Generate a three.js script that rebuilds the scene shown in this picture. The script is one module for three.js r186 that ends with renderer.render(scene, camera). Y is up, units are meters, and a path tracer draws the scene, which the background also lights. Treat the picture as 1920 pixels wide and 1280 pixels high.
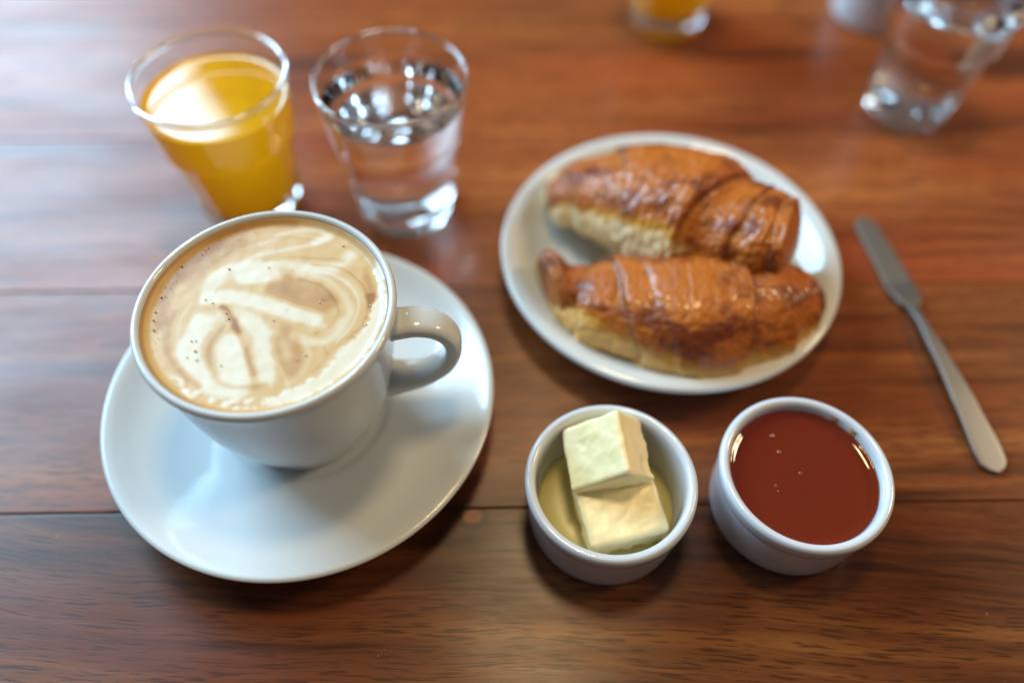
import * as THREE from 'three';
import { ImprovedNoise } from 'three/addons/math/ImprovedNoise.js';
import { mergeGeometries, mergeVertices } from 'three/addons/utils/BufferGeometryUtils.js';
import { RectAreaLightUniformsLib } from 'three/addons/lights/RectAreaLightUniformsLib.js';

// ------------------------------------------------------------------ camera, light, exposure
const scene = new THREE.Scene();
const FOV = 2 * Math.atan(640 / 1463.8) * 180 / Math.PI;
const camera = new THREE.PerspectiveCamera(FOV, 1024 / 682, 0.02, 30);
camera.position.set(0, 0.2997, 0);
camera.rotation.order = 'YXZ';
camera.rotation.x = -55.33 * Math.PI / 180;
camera.rotateZ(0.477 * Math.PI / 180);
camera.focus = 0.283;
camera.userData.fStop = 1.9;

const renderer = new THREE.WebGLRenderer({ antialias: true });
renderer.setSize(1024, 682);
renderer.toneMapping = THREE.LinearToneMapping;
renderer.toneMappingExposure = 1.16;
renderer.shadowMap.enabled = true;
RectAreaLightUniformsLib.init();

scene.background = new THREE.Color().setRGB(0.085, 0.08, 0.078);   // the dim café round the table

function areaLight(name, azimuth, elevation, distance, w, h, color, intensity, aim = [0, 0, -0.2]) {
  const a = azimuth * Math.PI / 180, e = elevation * Math.PI / 180;      // azimuth from straight ahead (-z), positive to +x
  const l = new THREE.RectAreaLight(new THREE.Color().setRGB(...color), intensity, w, h);
  l.name = name;
  l.position.set(aim[0] + distance * Math.cos(e) * Math.sin(a), distance * Math.sin(e), aim[2] - distance * Math.cos(e) * Math.cos(a));
  l.lookAt(...aim);
  scene.add(l);
  return l;
}
areaLight('window_daylight', -50, 33, 2.2, 1.4, 1.2, [0.46, 0.75, 1.0], 16);
function pendant(name, x, y, z, candela, side, color = [1, 0.78, 0.50]) {       // a shaded lamp hanging over the table, its mouth facing down
  const l = new THREE.RectAreaLight(new THREE.Color().setRGB(...color), candela / (side * side), side, side);
  l.name = name; l.position.set(x, y, z); l.lookAt(x * 0.4, 0, -0.22); scene.add(l);
}
pendant('pendant_lamp', 0.047, 1.25, -0.45, 1.5, 0.20, [1, 0.75, 0.40]);
pendant('pendant_lamp_001', 1.55, 1.20, -0.52, 3.7, 0.36);

// ------------------------------------------------------------------ helpers
let seedState = 1;
const seed = (s) => { seedState = s >>> 0; };
const rnd = () => { seedState = (seedState + 0x6d2b79f5) | 0; let t = Math.imul(seedState ^ (seedState >>> 15), 1 | seedState); t = (t + Math.imul(t ^ (t >>> 7), 61 | t)) ^ t; return ((t ^ (t >>> 14)) >>> 0) / 4294967296; };
const N = new ImprovedNoise();
const noise = (x, y, z = 0) => N.noise(x, y, z);
const fbm = (x, y, z = 0, o = 4) => { let s = 0, a = 0.5; for (let i = 0; i < o; i++) { s += a * N.noise(x, y, z + i * 7.3); x *= 2.03; y *= 2.03; z *= 2.03; a *= 0.5; } return s; };
const clamp = (x, a = 0, b = 1) => Math.min(b, Math.max(a, x));
const sst = (a, b, x) => { const t = clamp((x - a) / (b - a)); return t * t * (3 - 2 * t); };
const lerp = (a, b, t) => a + (b - a) * t;
const mix3 = (a, b, t) => [lerp(a[0], b[0], t), lerp(a[1], b[1], t), lerp(a[2], b[2], t)];
const toS = (c) => Math.round(255 * clamp(c <= 0.0031308 ? c * 12.92 : 1.055 * Math.pow(c, 1 / 2.4) - 0.055));

const used = {};
function numbered(name) { const n = used[name] = (used[name] ?? -1) + 1; return n ? name + '_' + String(n).padStart(3, '0') : name; }
function thing(name, label, category, pos, group) {
  const g = new THREE.Group(); g.name = numbered(name); g.position.set(...pos);
  g.userData = { label, category }; if (group) g.userData.group = group;
  scene.add(g); return g;
}
function part(name, geometry, material, parent, userData) {
  const m = new THREE.Mesh(geometry, material); m.name = name; m.castShadow = m.receiveShadow = true;
  if (userData) m.userData = userData;
  parent.add(m); return m;
}
function dataTexture(w, h, rgba, srgb) {
  const t = new THREE.DataTexture(rgba, w, h, rgba.length === w * h ? THREE.RedFormat : THREE.RGBAFormat);
  t.magFilter = t.minFilter = THREE.LinearFilter; t.wrapS = t.wrapT = THREE.MirroredRepeatWrapping;
  if (srgb) t.colorSpace = THREE.SRGBColorSpace; t.needsUpdate = true; return t;
}
// surface of revolution from a smooth profile [[r, y], ...] (points repeated to make a crease)
function smoothProfile(pts, n = 6) {
  const c = new THREE.CatmullRomCurve3(pts.map(([r, y]) => new THREE.Vector3(r, y, 0)), false, 'centripetal');
  return c.getPoints((pts.length - 1) * n).map((p) => new THREE.Vector2(Math.max(p.x, 0), p.y));
}
function lathe(pts, n = 6, seg = 128) {
  let area = 0; for (let i = 0; i + 1 < pts.length; i++) area += (pts[i + 1][1] - pts[i][1]) * (pts[i + 1][0] + pts[i][0]);
  if (area < 0) pts = [...pts].reverse();           // outward faces
  const g = new THREE.LatheGeometry(smoothProfile(pts, n), seg);
  return g;
}
// closed or open grid surface f(i/nu, j/nv) -> [x, y, z]
function grid(nu, nv, f, closeU = false, color) {
  const pos = [], uv = [], idx = [], col = [];
  for (let j = 0; j <= nv; j++) for (let i = 0; i <= nu; i++) {
    const u = i / nu, v = j / nv, p = f(closeU && i === nu ? 0 : u, v);
    pos.push(p[0], p[1], p[2]); uv.push(u, v);
    if (color) col.push(...color(closeU && i === nu ? 0 : u, v, p));
  }
  for (let j = 0; j < nv; j++) for (let i = 0; i < nu; i++) { const a = j * (nu + 1) + i, b = a + 1, c = a + nu + 1, d = c + 1; idx.push(a, b, d, a, d, c); }
  const g = new THREE.BufferGeometry();
  g.setAttribute('position', new THREE.Float32BufferAttribute(pos, 3)); g.setAttribute('uv', new THREE.Float32BufferAttribute(uv, 2));
  if (color) g.setAttribute('color', new THREE.Float32BufferAttribute(col, 3));
  g.setIndex(idx); g.computeVertexNormals();
  if (closeU) {   // one normal on both sides of the seam
    const n = g.attributes.normal;
    for (let j = 0; j <= nv; j++) { const a = j * (nu + 1), b = a + nu; const v = new THREE.Vector3(n.getX(a) + n.getX(b), n.getY(a) + n.getY(b), n.getZ(a) + n.getZ(b)).normalize(); n.setXYZ(a, v.x, v.y, v.z); n.setXYZ(b, v.x, v.y, v.z); }
  }
  return g;
}

// ------------------------------------------------------------------ the table: planks of red-brown hardwood under satin varnish
const TURN = 1.36 * Math.PI / 180;                     // the table is turned a little to the camera
const GROOVES = [-0.6915, -0.5755, -0.4610, -0.3497, -0.2396, -0.1252, -0.0115, 0.102];
const table = thing('wooden_table', 'red-brown hardwood table of wide planks with a satin varnish', 'table', [0, 0, 0]);
table.rotation.y = TURN;
function plankTexture(k, w, h, span, depth, tone) {
  const px = new Uint8Array(w * h * 4), bump = new Uint8Array(w * h), z0 = GROOVES[k], off = k * 13.7;
  const dark = [tone.mid[0] * 0.30, tone.mid[1] * 0.28, tone.mid[2] * 0.34], mid = tone.mid, light = tone.light, red = tone.red;
  for (let j = 0; j < h; j++) {
    const zl = (j + 0.5) / h * depth, z = z0 + zl;
    for (let i = 0; i < w; i++) {
      let x = (i + 0.5) / w * span - span / 2;
      let dx = 0, knot = 0, knotRing = 0, stain = 0;
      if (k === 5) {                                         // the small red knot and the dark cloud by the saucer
        const kx = (x + 0.0125), kz = (z + 0.1215), d = Math.hypot(kx, kz * 1.25);
        knot = 1 - sst(0.0030, 0.0046, d); knotRing = Math.exp(-(((d - 0.0054) / 0.0013) ** 2));
        dx = 0.004 * Math.exp(-d / 0.008) * Math.sign(kz || 1);
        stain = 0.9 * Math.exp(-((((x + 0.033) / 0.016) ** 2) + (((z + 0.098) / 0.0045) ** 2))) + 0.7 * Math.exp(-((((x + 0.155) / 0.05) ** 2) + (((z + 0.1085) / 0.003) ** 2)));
      }
      const wob = (k === 5 ? 0.010 : 0.006) * noise(x * 5 + off, z * 8, 1.3) + 0.0016 * noise(x * 23 + off, z * 40, 5.1);
      const y = z + wob + tone.slant * x + dx;
      const broad = fbm(x * 3 + off, y * 30, 2.2, 3);
      const fig = fbm(x * 7 + off, y * 170, 8.8, 4);
      const fine = noise(x * 34 + off, y * 900, 3.1), fine2 = noise(x * 70 + off, y * 2300, 9.4);
      const pn = noise(x * 85 + off * 3, y * 1350, 20.5) + 0.6 * noise(x * 150, y * 2500, 31.7);
      const pore = sst(0.06, 0.50, pn) * (0.5 + 0.5 * sst(-0.25, 0.25, broad + fig * 0.5));
      let t = 0.52 + 1.05 * broad + 0.85 * fig + 0.12 * fine + 0.08 * fine2;
      let c = mix3(dark, mid, sst(-0.05, 0.55, t)); c = mix3(c, light, 0.85 * sst(0.5, 1.15, t));
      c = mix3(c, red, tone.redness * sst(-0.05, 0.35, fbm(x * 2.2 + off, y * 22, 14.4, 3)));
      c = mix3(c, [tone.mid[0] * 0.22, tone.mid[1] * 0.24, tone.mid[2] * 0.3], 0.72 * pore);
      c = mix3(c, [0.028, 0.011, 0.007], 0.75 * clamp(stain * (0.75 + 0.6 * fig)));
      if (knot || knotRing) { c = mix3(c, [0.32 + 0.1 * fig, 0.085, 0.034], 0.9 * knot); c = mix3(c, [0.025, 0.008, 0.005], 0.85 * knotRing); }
      if (k === 3) { const d = ((x + 0.138) / 0.035) ** 2 + ((z + 0.445) / 0.007) ** 2; c = mix3(c, [0.05, 0.02, 0.03], 0.8 * Math.exp(-d)); }
      if (k === 5) {
        const sx = x + 0.046, sz = z + 0.068, sc = Math.exp(-((sx / 0.006) ** 2 + (sz / 0.0035) ** 2)) * sst(0.45, 0.7, noise(x * 900, z * 900, 3)) + 0.6 * sst(0.70, 0.78, noise(x * 420, z * 420, 40)) * sst(0.1, 0.4, noise(x * 20, z * 20, 44));
        c = mix3(c, [0.42, 0.30, 0.24], 0.55 * clamp(sc));
      }
      const edge = Math.min(zl, depth - zl); c = mix3([0.03, 0.012, 0.008], c, 0.68 + 0.32 * sst(0.0002, 0.0010, edge));
      const o = (j * w + i) * 4; px[o] = toS(c[0]); px[o + 1] = toS(c[1]); px[o + 2] = toS(c[2]); px[o + 3] = 255;
      bump[j * w + i] = clamp(150 + 40 * fine + 40 * fig - 95 * pore + 14 * fine2, 0, 255);
    }
  }
  return [dataTexture(w, h, px, true), dataTexture(w, h, bump)];
}
const varnish = (() => {                                  // hand-rubbed varnish: broad smudges and fine wiping marks in its gloss
  const w = 1024, h = 256, px = new Uint8Array(w * h * 4);
  for (let j = 0; j < h; j++) for (let i = 0; i < w; i++) {
    const n = fbm(i / w * 9, j / h * 4, 51, 5), m = noise(i / w * 16, j / h * 60, 63);
    const v = clamp(205 + 95 * n + 22 * m, 120, 255), o = (j * w + i) * 4; px[o] = px[o + 1] = px[o + 2] = v; px[o + 3] = 255;
  }
  return dataTexture(w, h, px);
})();
const TONES = [
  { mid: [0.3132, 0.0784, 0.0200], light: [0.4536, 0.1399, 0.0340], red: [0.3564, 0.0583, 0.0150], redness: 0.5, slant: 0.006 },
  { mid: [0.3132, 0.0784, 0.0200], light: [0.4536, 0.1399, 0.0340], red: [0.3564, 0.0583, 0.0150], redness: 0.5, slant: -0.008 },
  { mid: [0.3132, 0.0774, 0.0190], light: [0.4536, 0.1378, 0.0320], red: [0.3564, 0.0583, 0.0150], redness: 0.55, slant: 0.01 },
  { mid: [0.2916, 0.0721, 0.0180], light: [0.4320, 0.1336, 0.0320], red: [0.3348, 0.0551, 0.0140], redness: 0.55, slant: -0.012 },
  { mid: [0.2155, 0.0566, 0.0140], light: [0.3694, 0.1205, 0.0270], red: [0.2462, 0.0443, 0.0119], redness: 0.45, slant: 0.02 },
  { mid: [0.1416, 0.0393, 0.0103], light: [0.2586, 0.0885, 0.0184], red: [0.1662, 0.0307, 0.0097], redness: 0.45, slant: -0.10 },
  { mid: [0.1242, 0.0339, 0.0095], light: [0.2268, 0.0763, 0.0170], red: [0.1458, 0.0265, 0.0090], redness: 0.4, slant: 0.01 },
];
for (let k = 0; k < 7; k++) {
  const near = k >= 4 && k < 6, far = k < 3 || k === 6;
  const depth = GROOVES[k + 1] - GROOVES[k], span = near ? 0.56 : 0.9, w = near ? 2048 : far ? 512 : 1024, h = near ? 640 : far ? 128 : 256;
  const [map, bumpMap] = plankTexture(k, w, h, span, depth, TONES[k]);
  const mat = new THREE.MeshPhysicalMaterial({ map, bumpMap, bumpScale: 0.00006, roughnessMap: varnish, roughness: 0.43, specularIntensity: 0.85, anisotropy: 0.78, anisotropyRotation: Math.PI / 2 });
  const s = new THREE.Shape(), D = depth - 0.0003, T = 0.034, R = 0.0004;
  s.moveTo(0.00015, -T); s.lineTo(0.00015, -R); s.quadraticCurveTo(0.00015 + R * 0.15, -R * 0.12, R + 0.0006, 0);
  s.lineTo(D - R - 0.0006, 0); s.quadraticCurveTo(D - R * 0.15, -R * 0.12, D, -R); s.lineTo(D, -T); s.closePath();
  const g = new THREE.ExtrudeGeometry(s, { depth: 1.5, bevelEnabled: false, curveSegments: 5 });
  g.rotateY(-Math.PI / 2);                          // the profile's x becomes z, the extrusion runs along -x
  g.translate(0.75, 0, GROOVES[k]);
  const p = g.attributes.position, uv = g.attributes.uv;
  for (let i = 0; i < p.count; i++) uv.setXY(i, p.getX(i) / span + 0.5, (p.getZ(i) - GROOVES[k]) / depth);
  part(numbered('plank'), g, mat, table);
}

// ------------------------------------------------------------------ ceramics
const china = (c) => new THREE.MeshPhysicalMaterial({ color: new THREE.Color().setRGB(...c), roughness: 0.45, clearcoat: 1, clearcoatRoughness: 0.06 });
const white = china([0.63, 0.655, 0.655]);
const whiteCream = china([0.64, 0.645, 0.625]);

// saucer, and the cup on it
const SAUCER = [-0.0876, 0, -0.1672];
const saucer = thing('saucer', 'round glossy white saucer under the coffee cup', 'saucer', SAUCER);
part('saucer_dish', lathe([[0, 0.0050], [0.020, 0.0050], [0.0300, 0.0052], [0.0330, 0.0060], [0.0355, 0.0074], [0.040, 0.0084], [0.050, 0.0102], [0.060, 0.0130], [0.068, 0.0164], [0.0735, 0.0194], [0.0765, 0.0209], [0.0788, 0.0214], [0.0800, 0.0206], [0.0798, 0.0192], [0.0775, 0.0176], [0.070, 0.0128], [0.060, 0.0085], [0.050, 0.0050], [0.0465, 0.0030], [0.0455, 0.0008], [0.0445, 0.0003], [0.0432, 0.0008], [0.0425, 0.0022], [0.030, 0.0024], [0, 0.0024]], 5, 192), white, saucer);

const CUP = [SAUCER[0], 0.0052, SAUCER[2]], CH = 0.0748;   // the cup stands in the saucer's well; rim at CH above its foot
const cup = thing('coffee_cup', 'wide white ceramic coffee cup with a loop handle, full to the rim', 'cup', CUP);
part('cup_body', lathe([[0, 0.0036], [0.020, 0.0036], [0.0250, 0.0030], [0.0262, 0.0008], [0.0275, 0.0], [0.0290, 0.0008], [0.0296, 0.0030], [0.0305, 0.0062], [0.0335, 0.0120], [0.0372, 0.0215], [0.0400, 0.0320], [0.0420, 0.0440], [0.0434, 0.0560], [0.0443, 0.0655], [0.0450, 0.0690], [0.0461, 0.0712], [0.0464, 0.0729], [0.0459, 0.0743], [0.0448, 0.0748], [0.0438, 0.0742], [0.0433, 0.0728], [0.0428, 0.066], [0.0415, 0.052], [0.0385, 0.034], [0.033, 0.017], [0.022, 0.0085], [0, 0.007]], 5, 192), white, cup);
{
  const path = new THREE.CatmullRomCurve3([[0.0405, 0.0605], [0.0452, 0.0612], [0.0525, 0.0620], [0.0593, 0.0597], [0.0640, 0.0535], [0.0650, 0.0455], [0.0620, 0.0370], [0.0555, 0.0302], [0.0475, 0.0262], [0.0375, 0.0240]].map(([x, y]) => new THREE.Vector3(x, y, 0)), false, 'centripetal');
  const g = grid(28, 90, (u, v) => {
    const c = path.getPoint(v), t = path.getTangent(v), nx = -t.y, ny = t.x;           // normal in the plane of the ear
    const a = -u * Math.PI * 2, flare = 1 + 0.55 * Math.exp(-v / 0.05) + 0.7 * Math.exp(-(1 - v) / 0.08);
    const wz = 0.0066 * (0.93 + 0.07 * Math.cos(v * 6)) * (1 + 0.35 * (flare - 1)), wn = 0.0034 * flare;
    const ca = Math.cos(a), sa = Math.sin(a), q = (x) => Math.sign(x) * Math.pow(Math.abs(x), 0.75);
    return [c.x + nx * wn * q(sa), c.y + ny * wn * q(sa), wz * q(ca)];
  }, true);
  const h = part('handle', g, white, cup); h.rotation.y = 0.04;
}

// coffee with its foam drawing
const RC = 0.0432;
const coffee = thing('coffee', 'milky coffee with a swirled foam pattern filling the white cup', 'coffee', [CUP[0], CUP[1] + CH - 0.0030, CUP[2]]);
{
  const S = 1024, H = 0.0445, px = new Uint8Array(S * S * 4), bump = new Uint8Array(S * S);
  // strokes in thousandths of the coffee's radius: [points, half width, softness, milk (+) or crema (-)]
  const strokes = [
    [[[-345, -440], [-200, -590], [40, -650], [250, -720], [380, -790], [330, -880], [180, -900], [0, -830], [-180, -720]], 22, 45, 0.55],
    [[[285, -745], [395, -800]], 34, 40, 0.6],
    [[[-556, -212], [-451, -403], [-247, -469], [79, -472], [354, -454], [541, -477], [608, -593]], 42, 75, 0.75],
    [[[-480, -330], [-330, -410], [-150, -440]], 70, 70, 0.5],
    [[[-249, -342], [-11, -366]], 62, 50, 1.0],
    [[[84, -300], [285, -204], [449, -172]], 120, 130, -0.5],
    [[[60, -220], [316, -14], [425, 17], [485, -105]], 70, 120, -0.5],
    [[[-519, -111], [-286, -131], [-63, -73], [164, 23], [409, 92]], 62, 55, 0.85],
    [[[201, -393], [427, -325], [595, -173], [686, 24], [633, 217], [468, 312], [282, 268]], 30, 45, 0.55],
    [[[246, -446], [528, -372], [741, -175], [820, 55], [747, 309], [574, 523]], 24, 45, 0.35],
    [[[409, 92], [560, 190], [640, 120]], 24, 60, 0.4],
    [[[220, -440], [440, -390], [640, -270], [745, -60], [730, 150], [620, 320]], 9, 22, 0.45],
    [[[220, -330], [400, -260], [530, -130], [600, 20], [560, 160], [430, 240]], 9, 22, -0.4],
    [[[300, -500], [560, -440], [760, -260], [850, -20]], 8, 22, -0.45],
    [[[60, 420], [200, 560], [280, 700]], 10, 24, 0.45],
    [[[330, 300], [420, 440], [400, 600], [300, 720]], 14, 30, 0.4],
    [[[520, 360], [560, 480], [480, 600]], 10, 30, -0.35],
    [[[-560, -500], [-420, -640], [-200, -760], [40, -800], [280, -770]], 8, 24, -0.4],
    [[[-640, -60], [-690, 120], [-660, 330], [-560, 520]], 14, 40, 0.35],
    [[[-120, -540], [120, -560], [360, -560], [560, -520]], 10, 30, -0.4],
    [[[-507, 165], [-547, 322], [-535, 475], [-422, 636], [-250, 742], [-72, 777]], 78, 60, 0.95],
    [[[-223, 350], [-191, 501], [-117, 677]], 100, 60, 1.0],
    [[[-134, 98], [-1, 255], [83, 499], [140, 674]], 70, 65, 0.8],
    [[[-522, 102], [-345, 84], [-240, 30]], 60, 80, 0.45],
    [[[-327, 164], [-388, 352], [-333, 592], [-206, 721], [-31, 760], [120, 740]], 16, 40, -0.75],
    [[[125, 316], [213, 527], [219, 703]], 26, 50, -0.5],
    [[[192, 190], [340, 466], [315, 615]], 36, 70, -0.55],
    [[[-370, -30], [-330, 0], [-248, 147], [-122, 349], [-42, 500], [14, 632]], 16, 34, -1.0],
    [[[-365, -20], [-290, 90], [-200, 220]], 26, 30, -0.7],
    [[[845, -142], [857, 23], [844, 152], [760, 300]], 34, 60, -1.2],
    [[[760, -420], [820, -280], [850, -140]], 24, 60, -0.6],
    [[[-841, 169], [-879, -124], [-802, -399], [-662, -615], [-434, -840], [-174, -940], [60, -930]], 34, 70, -0.9],
    [[[-720, -330], [-640, -480], [-520, -630], [-380, -740]], 60, 100, -0.7],
    [[[-760, 40], [-770, 200], [-713, 416], [-581, 594], [-398, 737]], 20, 45, -0.65],
    [[[-560, 600], [-470, 680], [-380, 740]], 20, 30, -0.7],
    [[[-474, -765], [-114, -900], [293, -800], [599, -620], [739, -416]], 26, 70, 0.25],
  ].map(([pts, w, soft, amt]) => {
    const c = new THREE.CatmullRomCurve3(pts.map(([x, z]) => new THREE.Vector3(x / 1000, 0, z / 1000)));
    const p = c.getPoints(pts.length * 5), pad = (w + soft * 2) / 1000 + 0.06;
    return { p, w: w / 1000, s: soft / 1000, amt, x0: Math.min(...p.map((q) => q.x)) - pad, x1: Math.max(...p.map((q) => q.x)) + pad, z0: Math.min(...p.map((q) => q.z)) - pad, z1: Math.max(...p.map((q) => q.z)) + pad };
  });
  const frothArc = new THREE.CatmullRomCurve3([[848, -560], [915, -300], [930, -44], [890, 180], [760, 440], [560, 680], [300, 845], [18, 905], [-227, 880], [-409, 815], [-511, 750], [-570, 690]].map(([x, z]) => new THREE.Vector3(x / 1000, 0, z / 1000))).getPoints(70);
  const frothAt = (x, z) => {
    let d = 9, at = 0;
    for (let i = 0; i < frothArc.length; i++) { const q = frothArc[i], e = Math.hypot(x - q.x, z - q.z); if (e < d) { d = e; at = i / (frothArc.length - 1); } }
    const width = 0.03 + 0.055 * Math.exp(-(((at - 0.36) / 0.17) ** 2)) + 0.012 * Math.sin(at * 40);
    return (1 - sst(width * 0.55, width * 1.2 + 0.02, d + 0.03 * noise(x * 16, z * 16, 2))) * lerp(1, sst(-0.12, 0.12, noise(x * 15 + 3, z * 15, 7.7)), sst(0.48, 0.7, at)) * sst(0, 0.05, at) * (1 - 0.4 * sst(0.85, 1, at));
  };
  const milk = [0.76, 0.66, 0.49], tan = [0.63, 0.39, 0.15], crema = [0.50, 0.255, 0.065], brown = [0.33, 0.13, 0.022];
  for (let j = 0; j < S; j++) for (let i = 0; i < S; i++) {
    const x0 = ((i + 0.5) / S * 2 - 1) * H / RC, z0 = ((j + 0.5) / S * 2 - 1) * H / RC, r = Math.hypot(x0, z0);
    if (r > 1.02) { px[(j * S + i) * 4 + 3] = 255; continue; }
    const x = x0 + 0.022 * noise(x0 * 3.1, z0 * 3.1, 4) + 0.008 * noise(x0 * 12, z0 * 12, 8), z = z0 + 0.022 * noise(x0 * 3.1, z0 * 3.1, 14) + 0.008 * noise(x0 * 12, z0 * 12, 18);
    let m = 0.27 + 0.14 * fbm(x * 2.2, z * 2.2, 3.3, 4);
    for (const s of strokes) {
      if (x < s.x0 || x > s.x1 || z < s.z0 || z > s.z1) continue;
      let d = 9;
      for (let k = 0; k + 1 < s.p.length; k++) {
        const a = s.p[k], b = s.p[k + 1], vx = b.x - a.x, vz = b.z - a.z, t = clamp(((x - a.x) * vx + (z - a.z) * vz) / (vx * vx + vz * vz));
        const e = Math.hypot(x - a.x - vx * t, z - a.z - vz * t); if (e < d) d = e;
      }
      const f = 1 - sst(s.w - s.s * 0.6, s.w + s.s * 1.0, d);
      if (f > 0) m = s.amt > 0 ? lerp(m, Math.max(m, 1.0), f * Math.min(1, s.amt)) : m + s.amt * f * 0.62;
    }
    m += 0.05 * fbm(x0 * 26, z0 * 26, 6, 3);
    m = lerp(m, -0.12 - 0.3 * sst(0.3, -0.6, x0), 0.9 * sst(0.968, 0.988, r));
    const fr = frothAt(x0, z0); m = lerp(m, 1.05, fr);
    let c = m > 0.28 ? mix3(tan, milk, sst(0.28, 1.0, m)) : m > -0.1 ? mix3(crema, tan, sst(-0.12, 0.28, m)) : mix3(brown, crema, sst(-0.6, -0.1, m));
    const grain = noise(x0 * 210, z0 * 210, 1) + 0.7 * noise(x0 * 120, z0 * 120, 2);
    const k = 1 + 0.035 * grain * (1.2 - clamp(m)); c = [c[0] * k, c[1] * k, c[2] * k];
    const o = (j * S + i) * 4; px[o] = toS(c[0]); px[o + 1] = toS(c[1]); px[o + 2] = toS(c[2]); px[o + 3] = 255;
    bump[j * S + i] = clamp(128 + 48 * grain + 40 * fr * noise(x0 * 60, z0 * 60, 9), 0, 255);
  }
  const mat = new THREE.MeshPhysicalMaterial({ map: dataTexture(S, S, px, true), bumpMap: dataTexture(S, S, bump), bumpScale: 0.00016, roughness: 0.42, specularIntensity: 0.9 });
  const g = grid(256, 110, (u, v) => {
    const r = Math.pow(v, 0.8), a = -u * Math.PI * 2, x = r * Math.cos(a), z = r * Math.sin(a), fr = v > 0.2 ? frothAt(x, z) : 0;
    const y = 0.0016 * Math.pow(sst(0.91, 1, r), 2) - 0.0003 + fr * (0.00018 + 0.00030 * Math.abs(noise(x * 17, z * 17, 5)) * sst(-0.2, 0.5, -x + z * 0.3)) * (1 - sst(0.96, 1, r)) + 0.00012 * noise(x * 9, z * 9, 2);
    return [x * RC, y, z * RC];
  }, true);
  const p = g.attributes.position, uv = g.attributes.uv;
  for (let i = 0; i < p.count; i++) uv.setXY(i, p.getX(i) / H / 2 + 0.5, p.getZ(i) / H / 2 + 0.5);
  part('foam_surface', g, mat, coffee);
  // bubbles standing in the foam, too small to count
  seed(77);
  const spots = [[-40, -960, 5], [539, -702, 9], [-402, -428, 9], [-67, -449, 6], [-815, -452, 8], [-636, -661, 6], [-659, -640, 6], [-902, -114, 8], [-908, 41, 7], [-904, 122, 7], [-877, 223, 6], [-461, -62, 7], [-529, -95, 6], [-493, 420, 10], [-547, 322, 7], [-509, 322, 6], [-541, 481, 6], [-461, 504, 8], [-260, 553, 7], [-328, 41, 7], [-295, 99, 7], [388, 450, 7], [332, 496, 6], [75, 112, 6], [423, -78, 6], [445, -105, 5], [835, 145, 7], [848, -43, 7]];
  for (let i = 0; i < 240; i++) { const a = rnd() * 6.283, r = Math.sqrt(rnd()) * 0.93; spots.push([1000 * r * Math.cos(a), 1000 * r * Math.sin(a), 1.2 + 2.2 * rnd() * rnd()]); }
  for (let i = 0; i < 46; i++) { const a = 2.6 + rnd() * 1.9, r = 0.86 + 0.07 * rnd(); spots.push([1000 * r * Math.cos(a), 1000 * r * Math.sin(a), 1.8 + 2.4 * rnd()]); }
  const light = [], darkB = [];
  spots.forEach(([x, z, r], i) => {
    const s = new THREE.SphereGeometry(r / 1000 * RC * 1.15, 12, 8); s.scale(1, 0.75, 1);
    s.translate(x / 1000 * RC, 0.00005, z / 1000 * RC); (x < -780 || i % 5 === 0 ? darkB : light).push(s);
  });
  part('foam_bubbles', mergeGeometries(light), new THREE.MeshPhysicalMaterial({ color: new THREE.Color().setRGB(0.68, 0.53, 0.34), roughness: 0.12, clearcoat: 1, clearcoatRoughness: 0.05 }), coffee, { kind: 'stuff' });
  part('foam_bubbles', mergeGeometries(darkB), new THREE.MeshPhysicalMaterial({ color: new THREE.Color().setRGB(0.30, 0.18, 0.08), roughness: 0.15, clearcoat: 1, clearcoatRoughness: 0.05 }), coffee, { kind: 'stuff', label: 'darker open bubbles' });
}

// ------------------------------------------------------------------ plate with two croissants
const PLATE = [0.0743, 0, -0.2479];
const plate = thing('plate', 'round white plate with a rolled rim under the two croissants', 'plate', PLATE);
part('plate_dish', lathe([[0, 0.0062], [0.020, 0.0062], [0.0335, 0.0062], [0.0348, 0.0066], [0.0360, 0.0080], [0.040, 0.0084], [0.048, 0.0090], [0.056, 0.0108], [0.064, 0.0142], [0.0695, 0.0182], [0.0722, 0.0202], [0.0745, 0.0213], [0.0775, 0.0218], [0.0794, 0.0212], [0.0800, 0.0198], [0.0792, 0.0183], [0.075, 0.0160], [0.067, 0.0105], [0.056, 0.0062], [0.0480, 0.0040], [0.0462, 0.0010], [0.0450, 0.0003], [0.0438, 0.0010], [0.0430, 0.0026], [0.020, 0.0026], [0, 0.0026]], 5, 192), whiteCream, plate);

const crustBump = (() => {
  const w = 1024, h = 512, a = new Uint8Array(w * h);
  for (let j = 0; j < h; j++) for (let i = 0; i < w; i++) {
    const x = i / w, y = j / h, q = noise(x * 90, y * 60, 3) + 0.6 * noise(x * 190, y * 130, 9), wr = 1 - Math.abs(noise(x * 40 + 2 * noise(x * 9, y * 9, 1), y * 22, 5));
    const bl = Math.max(0, noise(x * 70, y * 84, 31) - 0.12) + 0.8 * Math.max(0, noise(x * 120, y * 150, 47) - 0.15);
    a[j * w + i] = clamp(90 + 22 * q + 24 * (wr - 0.8) + 40 * fbm(x * 14, y * 10, 2) + 230 * bl, 0, 255);
  }
  const t = dataTexture(w, h, a); t.wrapS = t.wrapT = THREE.RepeatWrapping; return t;
})();
const crustMat = new THREE.MeshPhysicalMaterial({ vertexColors: true, roughness: 0.46, specularIntensity: 0.7, clearcoat: 0.38, clearcoatRoughness: 0.11, bumpMap: crustBump, bumpScale: 0.0007 });

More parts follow.
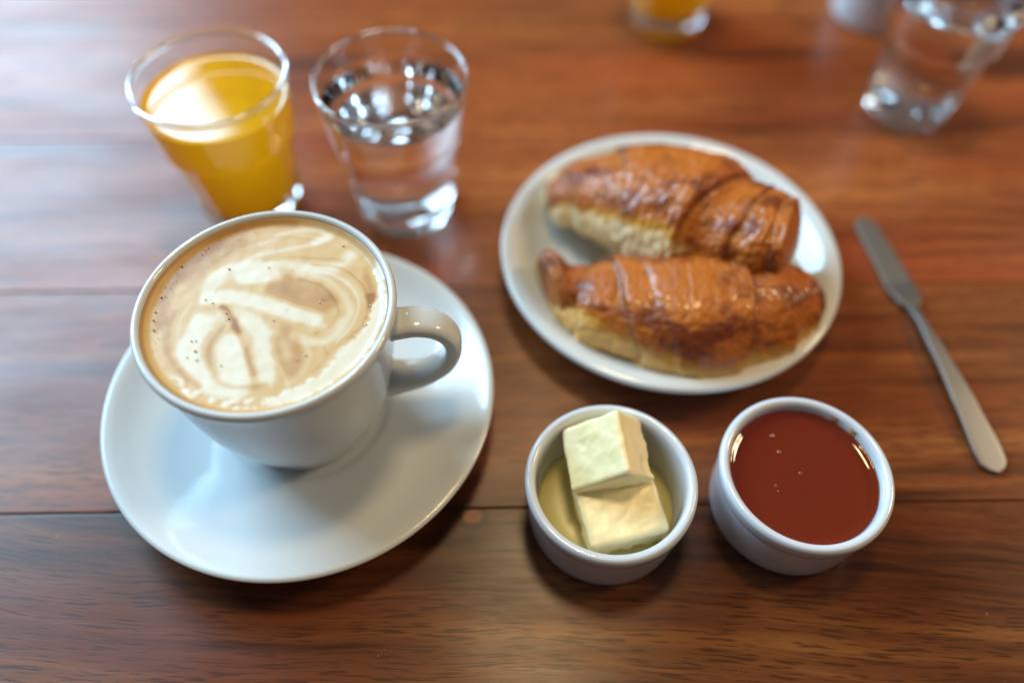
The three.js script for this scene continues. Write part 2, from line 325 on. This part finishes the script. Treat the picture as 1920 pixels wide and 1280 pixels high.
// A rolled crust: u runs round the section, v along the spine; layer edges step down from the middle to both ends.
function crust(o) {
  const spine = new THREE.CatmullRomCurve3(o.spine.map((p) => new THREE.Vector3(...p)), false, 'centripetal');
  const prof = (list, v) => { for (let i = 0; i + 1 < list.length; i++) if (v <= list[i + 1][0]) return lerp(list[i][1], list[i + 1][1], sst(list[i][0], list[i + 1][0], v)); return list[list.length - 1][1]; };
  const up = new THREE.Vector3(0, 1, 0), col = new Map();
  const body = (u, v) => {
    const a = u * Math.PI * 2, ca = Math.cos(a), sa = Math.sin(a);
    const c = spine.getPoint(v), t = spine.getTangent(v), side = new THREE.Vector3().crossVectors(t, up).normalize();   // side points to +z for a spine along +x
    const W = prof(o.width, v), H = prof(o.height, v), S0 = o.seed;
    let layer = 0, edge = 0, crease = 0;
    for (const [at, skew, step] of o.bands) {
      const p = v - (at + skew * ca + 0.012 * noise(ca * 2 + at * 40, sa * 2, S0)), dir = step > 0 ? 1 : -1;      // step > 0: the layer after the edge lies on top
      layer += Math.abs(step) * (dir > 0 ? sst(-0.006, 0.008, p) : 1 - sst(-0.008, 0.006, p));
      const inside = dir > 0 ? -p : p;                                                     // just outside the overlying layer
      edge = Math.max(edge, Math.exp(-(((inside - 0.010) / 0.009) ** 2)));
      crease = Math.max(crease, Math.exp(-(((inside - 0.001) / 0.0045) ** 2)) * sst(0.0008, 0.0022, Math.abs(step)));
    }
    const n = fbm(v * 7 + S0, ca * 1.6, sa * 1.6 + 4, 4), fine = noise(v * 46 + S0, ca * 7, sa * 7);
    const cuts = [0, ...o.bands.map((q) => q[0]), 1];
    let seg = 0; for (let i = 0; i + 1 < cuts.length; i++) if (v >= cuts[i] && v <= cuts[i + 1]) seg = Math.sin(Math.PI * (v - cuts[i]) / (cuts[i + 1] - cuts[i])) * Math.min(1, (cuts[i + 1] - cuts[i]) / 0.12);
    const R = 1 + 0.10 * n + 0.015 * fine + 0.045 * seg, lift = layer + 0.0003 * fine + 0.0003 * noise(v * 85 + S0 + 2 * noise(v * 9, ca, sa), ca * 2.5, sa * 2.5);
    let y = sa > 0 ? Math.pow(sa, 0.9) * (H * R + lift) : sa * H * o.under;
    let x = Math.sign(ca) * Math.pow(Math.abs(ca), 0.85) * (W * R + lift);
    const close = Math.sqrt(clamp(Math.min(v, 1 - v) / 0.014)); x *= close; y *= close;
    const p = [c.x + side.x * x, c.y + y, c.z + side.z * x];
    // how far the oven browned this spot
    let b = sst(o.pale[0], o.pale[1], sa + 0.22 * n + (o.paleFn ? o.paleFn(v, ca, sa) : 0));
    b *= 1 - 0.45 * edge * sst(0.1, 0.6, sa) * o.edgePale;
    const dark = clamp(0.5 + 1.5 * fbm(v * 9 + S0 * 2, ca * 2.4, sa * 2.4, 4) + 0.5 * edge * (1 - o.edgePale));
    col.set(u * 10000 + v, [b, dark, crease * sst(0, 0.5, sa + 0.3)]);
    return p;
  };
  const g = grid(o.nu ?? 220, o.nv ?? 320, body, true, (u, v, p) => {
    const [b, dark, crease] = col.get(u * 10000 + v);
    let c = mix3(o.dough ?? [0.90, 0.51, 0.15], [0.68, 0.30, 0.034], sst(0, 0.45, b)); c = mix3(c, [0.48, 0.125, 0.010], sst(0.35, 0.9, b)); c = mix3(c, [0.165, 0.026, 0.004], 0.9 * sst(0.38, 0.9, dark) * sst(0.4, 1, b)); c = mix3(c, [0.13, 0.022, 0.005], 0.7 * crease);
    return c;
  });
  return g;
}
const lower = thing('croissant', 'whole glossy brown croissant lying at the front of the plate, its knobbed tip curled', 'croissant', [PLATE[0], 0.0075, PLATE[2]]);
{
  const g = crust({
    seed: 11.3, spine: [[-0.0595, 0.0105, 0.0285], [-0.050, 0.0110, 0.0255], [-0.041, 0.0105, 0.0305], [-0.015, 0.0105, 0.0390], [0.012, 0.0105, 0.0400], [0.034, 0.0110, 0.0345], [0.046, 0.0110, 0.0265], [0.0500, 0.0110, 0.0205]],
    width: [[0, 0.002], [0.03, 0.0075], [0.08, 0.0105], [0.15, 0.0058], [0.23, 0.0100], [0.36, 0.0145], [0.55, 0.0190], [0.72, 0.0195], [0.87, 0.0170], [0.96, 0.012], [1, 0.002]],
    height: [[0, 0.002], [0.03, 0.0095], [0.08, 0.0125], [0.15, 0.0050], [0.23, 0.0062], [0.36, 0.0108], [0.55, 0.0150], [0.75, 0.0165], [0.9, 0.0135], [0.97, 0.009], [1, 0.002]],
    bands: [[0.115, -0.02, -0.0016], [0.25, 0.05, 0.0018], [0.36, 0.065, 0.0030], [0.43, 0.055, 0.0010], [0.66, -0.05, -0.0034], [0.77, -0.04, -0.0018], [0.87, -0.03, -0.0012]],
    under: 0.40, pale: [0.05, 0.58], edgePale: 0.5, paleFn: (v, ca, sa) => -0.55 * Math.exp(-(((v - 0.25) / 0.11) ** 2)) * sst(0.1, 0.8, ca) + 0.10 * sst(0.45, 0.7, v),
  });
  part('crust', g, crustMat, lower);
}
const upper = thing('croissant', 'split croissant leaning on the other one, its pale flaky inside showing', 'croissant', [PLATE[0] - 0.0015, 0.0300, PLATE[2] + 0.0000]);
{
  const o = {
    seed: 4.6, spine: [[-0.058, 0.000, -0.020], [-0.044, 0.000, -0.024], [-0.018, 0.0, -0.021], [0.010, 0.0, -0.008], [0.036, 0.0, 0.007], [0.055, 0.0, 0.014]],
    width: [[0, 0.004], [0.06, 0.0085], [0.22, 0.0155], [0.45, 0.0235], [0.64, 0.0250], [0.73, 0.0200], [0.86, 0.0205], [0.95, 0.0185], [1, 0.008]],
    height: [[0, 0.004], [0.06, 0.0085], [0.22, 0.0140], [0.45, 0.0200], [0.64, 0.0205], [0.73, 0.0155], [0.86, 0.0160], [0.95, 0.0155], [1, 0.006]],
    bands: [[0.16, 0.04, 0.0014], [0.38, 0.08, 0.0026], [0.69, -0.04, -0.0030], [0.80, -0.03, -0.0018], [0.90, -0.02, -0.0010]],
    dough: [1.0, 0.79, 0.44], under: 0.12, pale: [0.0, 0.50], edgePale: 0.8, paleFn: (v, ca, sa) => -0.35 * (1 - sst(0.03, 0.22, v)) - 0.28 * (1 - sst(0.6, 0.92, v)) * sst(0.3, 0.9, ca) + 0.3 * sst(0.6, 0.8, v),
  };
  const c = part('crust', crust(o), crustMat, upper);
  // the torn side: thin leaves of pale dough one over the other
  const spine = new THREE.CatmullRomCurve3(o.spine.map((p) => new THREE.Vector3(...p)), false, 'centripetal'), up = new THREE.Vector3(0, 1, 0);
  const crumbMat = new THREE.MeshPhysicalMaterial({ vertexColors: true, roughness: 0.62, specularIntensity: 0.6, sheen: 0.3, bumpMap: crustBump, bumpScale: 0.0006 });
  const leaves = [];
  for (let L = 0; L < 8; L++) {
    leaves.push(grid(220, 14, (u, v) => {
      const t = lerp(0.03 + 0.01 * Math.sin(L * 5.3), 0.87 + 0.05 * Math.sin(L * 2.1), u), p = spine.getPoint(t), tg = spine.getTangent(t), side = new THREE.Vector3().crossVectors(tg, up).normalize();
      let W = o.width[0][1]; for (let i = 0; i + 1 < o.width.length; i++) if (t > o.width[i][0]) W = lerp(o.width[i][1], o.width[i + 1][1], sst(o.width[i][0], o.width[i + 1][0], t));
      const end = Math.pow(clamp(Math.min(u, 1 - u) * 7), 0.6), tear = noise(u * 11, L * 5.1, 2), rag = noise(u * 46, L * 5, 9);
      const a = v * Math.PI * 2, th = 0.00075 * (1 + 0.6 * noise(u * 8, L * 3.7, 1)) * end;
      const out = W * (1.05 - 0.007 * L) + 0.0022 + 0.0044 * sst(0.05, 0.4, t) + 0.0016 * tear + 0.0007 * rag - (1 - end) * 0.004;
      const y = 0.0065 * (0.5 + 0.5 * sst(0, 0.2, t)) - 0.0018 * L * (0.35 + 0.65 * sst(0.05, 0.5, t)) + 0.0012 * noise(u * 9, L * 0.6, 4) + 0.0005 * noise(u * 30, L, 3) - 0.003 * sst(0.45, 0.8, t);
      const x = out + Math.cos(a) * 0.0030 - 0.0030, yy = y + Math.sin(a) * th - (Math.cos(a) + 1) * 0.0004;
      return [p.x + side.x * x, p.y + yy, p.z + side.z * x];
    }, false, (u, v) => mix3([1.0, 0.88, 0.60], [0.90, 0.66, 0.27], clamp(0.22 + 1.2 * noise(u * 14, L * 2.2, v * 2) + (L === 0 ? 0.45 : 0) + (L === 7 ? 0.3 : 0)))));
  }
  part('crumb', mergeGeometries(leaves), crumbMat, upper, { label: 'pale torn flaky inside' });
  upper.rotation.set(-0.20, -0.10, 0.12);
}

{
  const crumbShape = (r, s0) => { const g = mergeVertices(new THREE.IcosahedronGeometry(r, 2).deleteAttribute('uv').deleteAttribute('normal')), p = g.attributes.position; for (let i = 0; i < p.count; i++) { const k = 1 + 0.5 * noise(p.getX(i) / r * 1.4 + s0, p.getY(i) / r * 1.4, p.getZ(i) / r * 1.4); p.setXYZ(i, p.getX(i) * k, p.getY(i) * k * 0.6, p.getZ(i) * k); } g.computeVertexNormals(); return g; };
  const crumbMat = new THREE.MeshStandardMaterial({ color: new THREE.Color().setRGB(0.50, 0.20, 0.045), roughness: 0.6 });
  const m = new THREE.Mesh(crumbShape(0.0011, 2.2), crumbMat); m.name = numbered('crumb'); m.castShadow = m.receiveShadow = true;
  m.position.set(PLATE[0] + 0.0222, 0.0158, PLATE[2] + 0.0615); m.userData = { label: 'tiny brown pastry crumb on the plate in front of the croissants', category: 'crumb' }; scene.add(m);
}

// ------------------------------------------------------------------ ramekins, butter, honey
const ramekinGeo = lathe([[0, 0.0026], [0.022, 0.0026], [0.0268, 0.0020], [0.0276, 0.0004], [0.0288, 0.0], [0.0298, 0.0008], [0.0304, 0.0040], [0.0309, 0.0120], [0.0313, 0.0200], [0.0315, 0.0242], [0.0321, 0.0262], [0.0324, 0.0290], [0.0322, 0.0308], [0.0312, 0.0319], [0.0298, 0.0319], [0.0287, 0.0309], [0.0281, 0.0285], [0.0279, 0.0200], [0.0274, 0.0110], [0.0262, 0.0072], [0.0235, 0.0056], [0.012, 0.0052], [0, 0.0052]], 5, 160);
const ramekinMat = china([0.64, 0.65, 0.68]);
const BUTTER = [0.0375, 0, -0.1235], HONEY = [0.1113, 0, -0.1278], FAR_HONEY = [0.2400, 0, -0.4760];
const R1 = thing('ramekin', 'small round white ramekin holding two lumps of butter', 'ramekin', BUTTER, 'small white ramekins');
part('dish', ramekinGeo, ramekinMat, R1);
const copyOf = (src, name, label, pos, turn = 0) => { const c = src.clone(); c.name = numbered(name); c.position.set(...pos); c.rotation.y = turn; c.userData = { ...src.userData, label }; scene.add(c); return c; };
const R2 = copyOf(R1, 'ramekin', 'small round white ramekin full of dark honey beside the knife', HONEY, 1);
copyOf(R1, 'ramekin', 'blurred white ramekin cut by the top edge behind a water glass', FAR_HONEY, 2);

part('butter_film', lathe([[0, 0.0057], [0.012, 0.0058], [0.0225, 0.0061], [0.0255, 0.0074], [0.0266, 0.0086]], 4, 96), new THREE.MeshPhysicalMaterial({ color: new THREE.Color().setRGB(0.66, 0.60, 0.25), roughness: 0.25, clearcoat: 0.6, clearcoatRoughness: 0.1, side: THREE.DoubleSide }), R1, { label: 'thin yellow film of melted butter' });

const honeyMat = new THREE.MeshPhysicalMaterial({ color: new THREE.Color().setRGB(0.155, 0.0150, 0.0020), roughness: 0.04, clearcoat: 1, clearcoatRoughness: 0.02 });
const honeyTop = (r, a) => { const m = Math.pow(sst(0.88, 1, r), 1.6); return [0.0281 * r * Math.cos(a), 0.0010 * m + 0.0002 * m * noise(Math.cos(a) * 5, Math.sin(a) * 5, 1), 0.0281 * r * Math.sin(a)]; };
const honeyIn = [[0, 0.0051], [0.012, 0.0051], [0.0236, 0.0055], [0.0263, 0.0071], [0.0275, 0.0109], [0.0280, 0.0200], [0.0281, 0.0258]];
const honeyGeo = grid(160, 40, (u, v) => {                    // the filling of the dish, from its floor up to the surface
  const a = -u * Math.PI * 2, k = v * 40;
  if (k > 10) return honeyTop(Math.pow((40 - k) / 30, 0.7), a);
  const q = k / 10 * 6, i = Math.min(5, Math.floor(q)), r = lerp(honeyIn[i][0], honeyIn[i + 1][0], q - i), y = lerp(honeyIn[i][1], honeyIn[i + 1][1], q - i) - 0.0258;
  return k === 10 ? honeyTop(1, a) : [r * Math.cos(a), y, r * Math.sin(a)];
}, true);
const honey = thing('honey', 'dark red-brown honey with a few air bubbles in the ramekin beside the butter', 'honey', [HONEY[0], 0.0268, HONEY[2]]);
part('honey_filling', honeyGeo, honeyMat, honey);
const bubbleGeo = new THREE.SphereGeometry(1, 20, 12);
const bubbleMat = new THREE.MeshPhysicalMaterial({ color: new THREE.Color().setRGB(0.26, 0.06, 0.015), roughness: 0.03, clearcoat: 1, clearcoatRoughness: 0.02 });
for (const [x, z, r] of [[-0.0085, -0.0168, 0.0010], [-0.0073, -0.0098, 0.0009], [-0.0008, -0.0010, 0.0006], [-0.0112, 0.0042, 0.0005], [-0.0107, 0.0064, 0.0004]]) {
  const b = part(numbered('bubble'), bubbleGeo, bubbleMat, honey); b.position.set(x, 0, z); b.scale.set(r, r * 0.7, r);
}
{ // thin smears where honey ran over the inside of the rim
  const smearMat = new THREE.MeshPhysicalMaterial({ color: new THREE.Color().setRGB(0.62, 0.40, 0.20), roughness: 0.08, clearcoat: 1 });
  for (const [a0, a1] of [[-1.02, -0.90], [-0.72, -0.62]]) part(numbered('smear'), grid(16, 12, (u, v) => {
    const a = lerp(a0, a1, u) + 0.03 * noise(v * 3, a0 * 4), y = lerp(0.0006, 0.0048, v), r = 0.02795 - 0.0003 * Math.sin(u * Math.PI) * Math.sin(v * Math.PI);
    return [r * Math.cos(a), y, r * Math.sin(a)];
  }), smearMat, honey);
}
const honey2 = thing('honey', 'blurred red honey inside the far ramekin at the top edge', 'honey', [FAR_HONEY[0], 0.0258, FAR_HONEY[2]]);
part('honey_filling', honeyGeo, honeyMat, honey2);

const butterMat = new THREE.MeshPhysicalMaterial({ vertexColors: true, roughness: 0.36, specularIntensity: 0.8, clearcoat: 0.15, clearcoatRoughness: 0.25 });
function butterLump(sx, sy, sz, s, chips) {
  const g0 = new THREE.BoxGeometry(sx, sy, sz, 44, 34, 44), p = g0.attributes.position, v = new THREE.Vector3(), q = new THREE.Vector3(), rr = 0.0021;
  for (let i = 0; i < p.count; i++) {
    v.fromBufferAttribute(p, i);
    q.set(clamp(v.x, -sx / 2 + rr, sx / 2 - rr), clamp(v.y, -sy / 2 + rr, sy / 2 - rr), clamp(v.z, -sz / 2 + rr, sz / 2 - rr));
    const d = v.clone().sub(q); if (d.lengthSq() > 0) v.copy(q).add(d.normalize().multiplyScalar(rr));
    const out = v.clone().normalize(), f = 700, n = fbm(v.x * 110 + s, v.y * 110, v.z * 110, 3), n2 = noise(v.x * f, v.y * f + s, v.z * f);
    const low = sst(0.1, -0.5, v.y / sy);
    let k = 0.0010 * n + 0.00004 * n2 + low * 0.0022 * Math.max(0, noise(v.x * 260, s * 3, v.z * 260)) - low * 0.0006;
    for (const [cx, cy, cz, r, dep] of chips) { const e = Math.hypot(v.x - cx, v.y - cy, v.z - cz); k -= dep * (1 - sst(0, r, e + 0.0006 * n2)); }
    v.addScaledVector(out, k); p.setXYZ(i, v.x, v.y, v.z);
  }
  g0.deleteAttribute('normal'); g0.deleteAttribute('uv');
  const g = mergeVertices(g0, 1e-6); g.computeVertexNormals();
  const c = [], pp = g.attributes.position;
  for (let i = 0; i < pp.count; i++) { const t = clamp(0.45 + 0.8 * fbm(pp.getX(i) * 70 + s, pp.getY(i) * 70, pp.getZ(i) * 70, 3)); c.push(...mix3([0.99, 0.855, 0.53], [0.98, 0.775, 0.33], t)); }
  g.setAttribute('color', new THREE.Float32BufferAttribute(c, 3));
  return g;
}
{
  const b1 = new THREE.Mesh(butterLump(0.0305, 0.0170, 0.0270, 3.1, [[0.010, 0.008, 0.002, 0.004, 0.0006], [-0.014, 0, 0.004, 0.004, 0.001]]), butterMat);
  b1.name = numbered('butter'); b1.position.set(BUTTER[0] + 0.0042, 0.0150, BUTTER[2] + 0.0058); b1.rotation.set(0.10, 0.24, 0.02);
  b1.userData = { label: 'squarish pale yellow butter lump lying flat, underneath the other', category: 'butter', group: 'butter lumps in the ramekin' };
  const b2 = new THREE.Mesh(butterLump(0.0262, 0.0200, 0.0255, 9.7, [[-0.004, 0.009, -0.004, 0.003, 0.0007], [0.002, 0.009, -0.003, 0.003, 0.0005], [0.011, -0.004, 0.008, 0.005, 0.0012]]), butterMat);
  b2.name = numbered('butter'); b2.position.set(BUTTER[0] - 0.0005, 0.0275, BUTTER[2] - 0.0118);
  b2.rotation.order = 'YZX'; b2.rotation.set(0.18, 0.02, 0.68);
  b2.userData = { label: 'tilted butter lump propped on top of the flat one', category: 'butter', group: 'butter lumps in the ramekin' };
  for (const b of [b1, b2]) { b.castShadow = b.receiveShadow = true; scene.add(b); }
}

// ------------------------------------------------------------------ glasses
const glassMat = new THREE.MeshPhysicalMaterial({ color: 0xffffff, roughness: 0, transmission: 1, thickness: 0.003, ior: 1.5, specularIntensity: 1 });
const GH = 0.083;
const roundR = (y) => lerp(0.0270, 0.0348, Math.pow(clamp(y / GH), 1.05));
const innerR = (y) => roundR(y) - lerp(0.0046, 0.0021, sst(0.010, 0.055, y));
const FOOT = 0.0170;
const [lowGeo, wallGeo] = (() => {
  const M = 9, step = Math.PI * 2 / M;
  const facet = (a, y) => {
    const d = ((a % step) + step) % step - step / 2, ap = y < 0.050 ? lerp(0.0222, 0.0286, y / 0.050) : 0.0286 + (y - 0.050) * 0.55;
    return Math.min(roundR(y), ap / Math.cos(d));
  };
  const shape = (prof) => grid(216, prof.length - 1, (u, v) => {      // rows of [kind, radius or offset, y]
    const a = -u * Math.PI * 2, [k, r, y] = prof[Math.round(v * (prof.length - 1))], R = k === 'o' ? facet(a, Math.max(y, 0.001)) + r : r;
    return [R * Math.cos(a), y, R * Math.sin(a)];
  }, true);
  const low = [['c', 0, 0.0022], ['c', 0.010, 0.0021], ['c', 0.0165, 0.0012], ['c', 0.0192, 0.0003], ['o', -0.0014, 0.0002], ['o', -0.0004, 0.0010], ['o', 0, 0.0024]];
  for (let y = 0.004; y < FOOT - 0.0004; y += 0.0012) low.push(['o', 0, y]);
  low.push(['o', 0, FOOT], ['c', innerR(FOOT), FOOT]);
  low.push(['c', innerR(0.016) - 0.0004, 0.0148], ['c', innerR(0.016) - 0.0016, 0.0132], ['c', innerR(0.016) - 0.0040, 0.0121], ['c', 0.010, 0.0114], ['c', 0, 0.0112]);
  const high = [], top = GH - 0.0012;
  for (let y = FOOT + 0.0001; y < GH - 0.0016; y += 0.0012) high.push(['o', 0, y]);
  high.push(['o', -0.0002, top]);
  return [shape(low), shape(high)];
})();
const thinGlass = new THREE.MeshPhysicalMaterial({ color: new THREE.Color().setRGB(0.985, 0.99, 0.985), roughness: 0, transmission: 1, thickness: 0, ior: 1.5 });
const rimGeo = (() => { const g = new THREE.TorusGeometry(roundR(GH) - 0.0010, 0.00095, 16, 160); g.rotateX(Math.PI / 2); g.scale(1, 1.5, 1); g.translate(0, GH - 0.0018, 0); return g; })();
const JUICE = [-0.1358, 0, -0.2920], WATER = [-0.0555, 0, -0.2935], FAR_WATER = [0.2310, 0, -0.3775], FAR_JUICE = [0.0985, 0, -0.4630];
// a tumbler: heavy solid foot, clear wall with facets below, rounded rim
for (const [at, turn, label] of [[JUICE, 0.25, 'clear faceted tumbler of orange juice behind the coffee cup'], [WATER, 0.1, 'clear faceted tumbler of water standing next to the orange juice'], [FAR_WATER, 0.32, 'clear faceted tumbler of water in the far corner, beside a blurred ramekin'], [FAR_JUICE, 0.6, 'blurred tumbler of orange juice cut by the top edge']]) {
  const t = thing('drinking_glass', label, 'glass', at, 'faceted glass tumblers'); t.rotation.y = turn;
  part('foot', lowGeo, glassMat, t); part('wall', wallGeo, thinGlass, t); part('rim', rimGeo, glassMat, t);
}
const fillR = (y) => lerp(innerR(y) + 0.00012, Math.min(roundR(y) - 0.0009, y < 0.05 ? lerp(0.0222, 0.0286, y / 0.05) - 0.0004 : 1), sst(FOOT - 0.0002, FOOT + 0.006, y));
// a liquid's body from the glass's floor up to its level, and the surface with a small meniscus
const liquidParts = (y1, meniscus) => {
  const low = innerR(0.016), side = [[0, 0.0111], [0.010, 0.0113], [low - 0.0039, 0.0120], [low - 0.0015, 0.0131], [low - 0.0003, 0.0147]];
  for (let y = 0.0165; y < y1 - 0.0005; y += 0.0015) side.push([fillR(y), y]);
  side.push([fillR(y1), y1 - 0.0002], [fillR(y1), y1]);
  const top = [[fillR(y1), y1]];
  for (const [d, h] of [[0.0004, 0.62], [0.0009, 0.36], [0.0016, 0.18], [0.0026, 0.06], [0.004, 0]]) top.push([fillR(y1) - d, y1 - meniscus * (1 - h)]);
  for (const f of [0.66, 0.33, 0]) top.push([(fillR(y1) - 0.004) * f, y1 - meniscus]);
  const turn = (p) => new THREE.LatheGeometry(p.map(([r, y]) => new THREE.Vector2(r, y)), 144);
  return [turn(side), turn(top), turn([...side, ...top])];
};
const juiceBodyMat = new THREE.MeshPhysicalMaterial({ color: new THREE.Color().setRGB(1.0, 0.63, 0.012), roughness: 0.97, transmission: 0.6, thickness: 0, ior: 1.35, specularIntensity: 0.2 });
const juiceTopMat = new THREE.MeshPhysicalMaterial({ color: new THREE.Color().setRGB(0.93, 0.51, 0.006), roughness: 0.05, transmission: 0.5, thickness: 0, ior: 1.5 });
const waterMat = new THREE.MeshPhysicalMaterial({ color: 0xffffff, roughness: 0, transmission: 1, thickness: 0.05, ior: 1.33 });
const [juiceSide, juiceTop] = liquidParts(0.0715, 0.0013), waterGeo = liquidParts(0.0700, 0.0013)[2];
for (const [at, label] of [[JUICE, 'bright orange juice nearly filling the tumbler behind the coffee cup'], [FAR_JUICE, 'blurred orange juice in the far tumbler at the top edge']]) {
  const t = thing('orange_juice', label, 'juice', at);
  part('juice_body', juiceSide, juiceBodyMat, t); part('juice_surface', juiceTop, juiceTopMat, t);
}
for (const [at, label] of [[WATER, 'clear still water in the tumbler next to the orange juice'], [FAR_WATER, 'clear water in the far corner tumbler']]) {
  const m = new THREE.Mesh(waterGeo, waterMat); m.name = numbered('water'); m.position.set(...at); m.castShadow = m.receiveShadow = true;
  m.userData = { label, category: 'water', kind: 'thing' }; scene.add(m);
}

// ------------------------------------------------------------------ butter knife: one piece of brushed steel
{
  const A = new THREE.Vector3(0.1826, 0, -0.2870), B = new THREE.Vector3(0.2035, 0, -0.1420), L = A.distanceTo(B);
  const knife = thing('butter_knife', 'brushed steel butter knife with a broad flat blade lying on the bare table', 'knife', [(A.x + B.x) / 2, 0, (A.z + B.z) / 2]);
  knife.rotation.y = Math.atan2(B.x - A.x, B.z - A.z);           // local +z runs from the blade's tip to the end of the handle
  const steel = new THREE.MeshPhysicalMaterial({ color: new THREE.Color().setRGB(0.27, 0.262, 0.258), metalness: 1, roughness: 0.48 });
  const tab = (list, t) => { for (let i = 0; i + 1 < list.length; i++) if (t <= list[i + 1][0]) return lerp(list[i][1], list[i + 1][1], sst(list[i][0], list[i + 1][0], t)); return list[list.length - 1][1]; };
  const left = [[0, 0.001], [0.012, 0.0040], [0.05, 0.0054], [0.20, 0.0058], [0.33, 0.0062], [0.385, 0.0048], [0.42, 0.0022], [0.47, 0.0020], [0.60, 0.0034], [0.80, 0.0052], [0.93, 0.0063], [0.970, 0.0059], [0.990, 0.0042], [1, 0.0012]];
  const right = [[0, 0.001], [0.012, 0.0046], [0.05, 0.0060], [0.15, 0.0068], [0.28, 0.0076], [0.345, 0.0080], [0.385, 0.0066], [0.42, 0.0026], [0.47, 0.0020], [0.60, 0.0034], [0.80, 0.0052], [0.93, 0.0063], [0.970, 0.0059], [0.990, 0.0042], [1, 0.0012]];
  const thick = [[0, 0.0005], [0.30, 0.0007], [0.40, 0.0013], [0.46, 0.0018], [0.70, 0.0014], [1, 0.0010]];
  const liftY = (t) => 0.0012 + 0.0030 * Math.sin(Math.PI * clamp((t - 0.30) / 0.70)) ;
  const blade = (t0, t1) => grid(28, 90, (u, v) => {
    const t = lerp(t0, t1, v), a = -u * Math.PI * 2, ca = Math.cos(a), sa = Math.sin(a), w = ca > 0 ? tab(right, t) : tab(left, t), h = tab(thick, t), q = (x, e) => Math.sign(x) * Math.pow(Math.abs(x), e);
    return [q(ca, 0.4) * w, liftY(t) + q(sa, 0.32) * h, (t - 0.5) * L];
  }, true);
  part('blade', blade(0, 0.43), steel, knife); part('handle', blade(0.43, 1), steel, knife);
}

renderer.render(scene, camera);
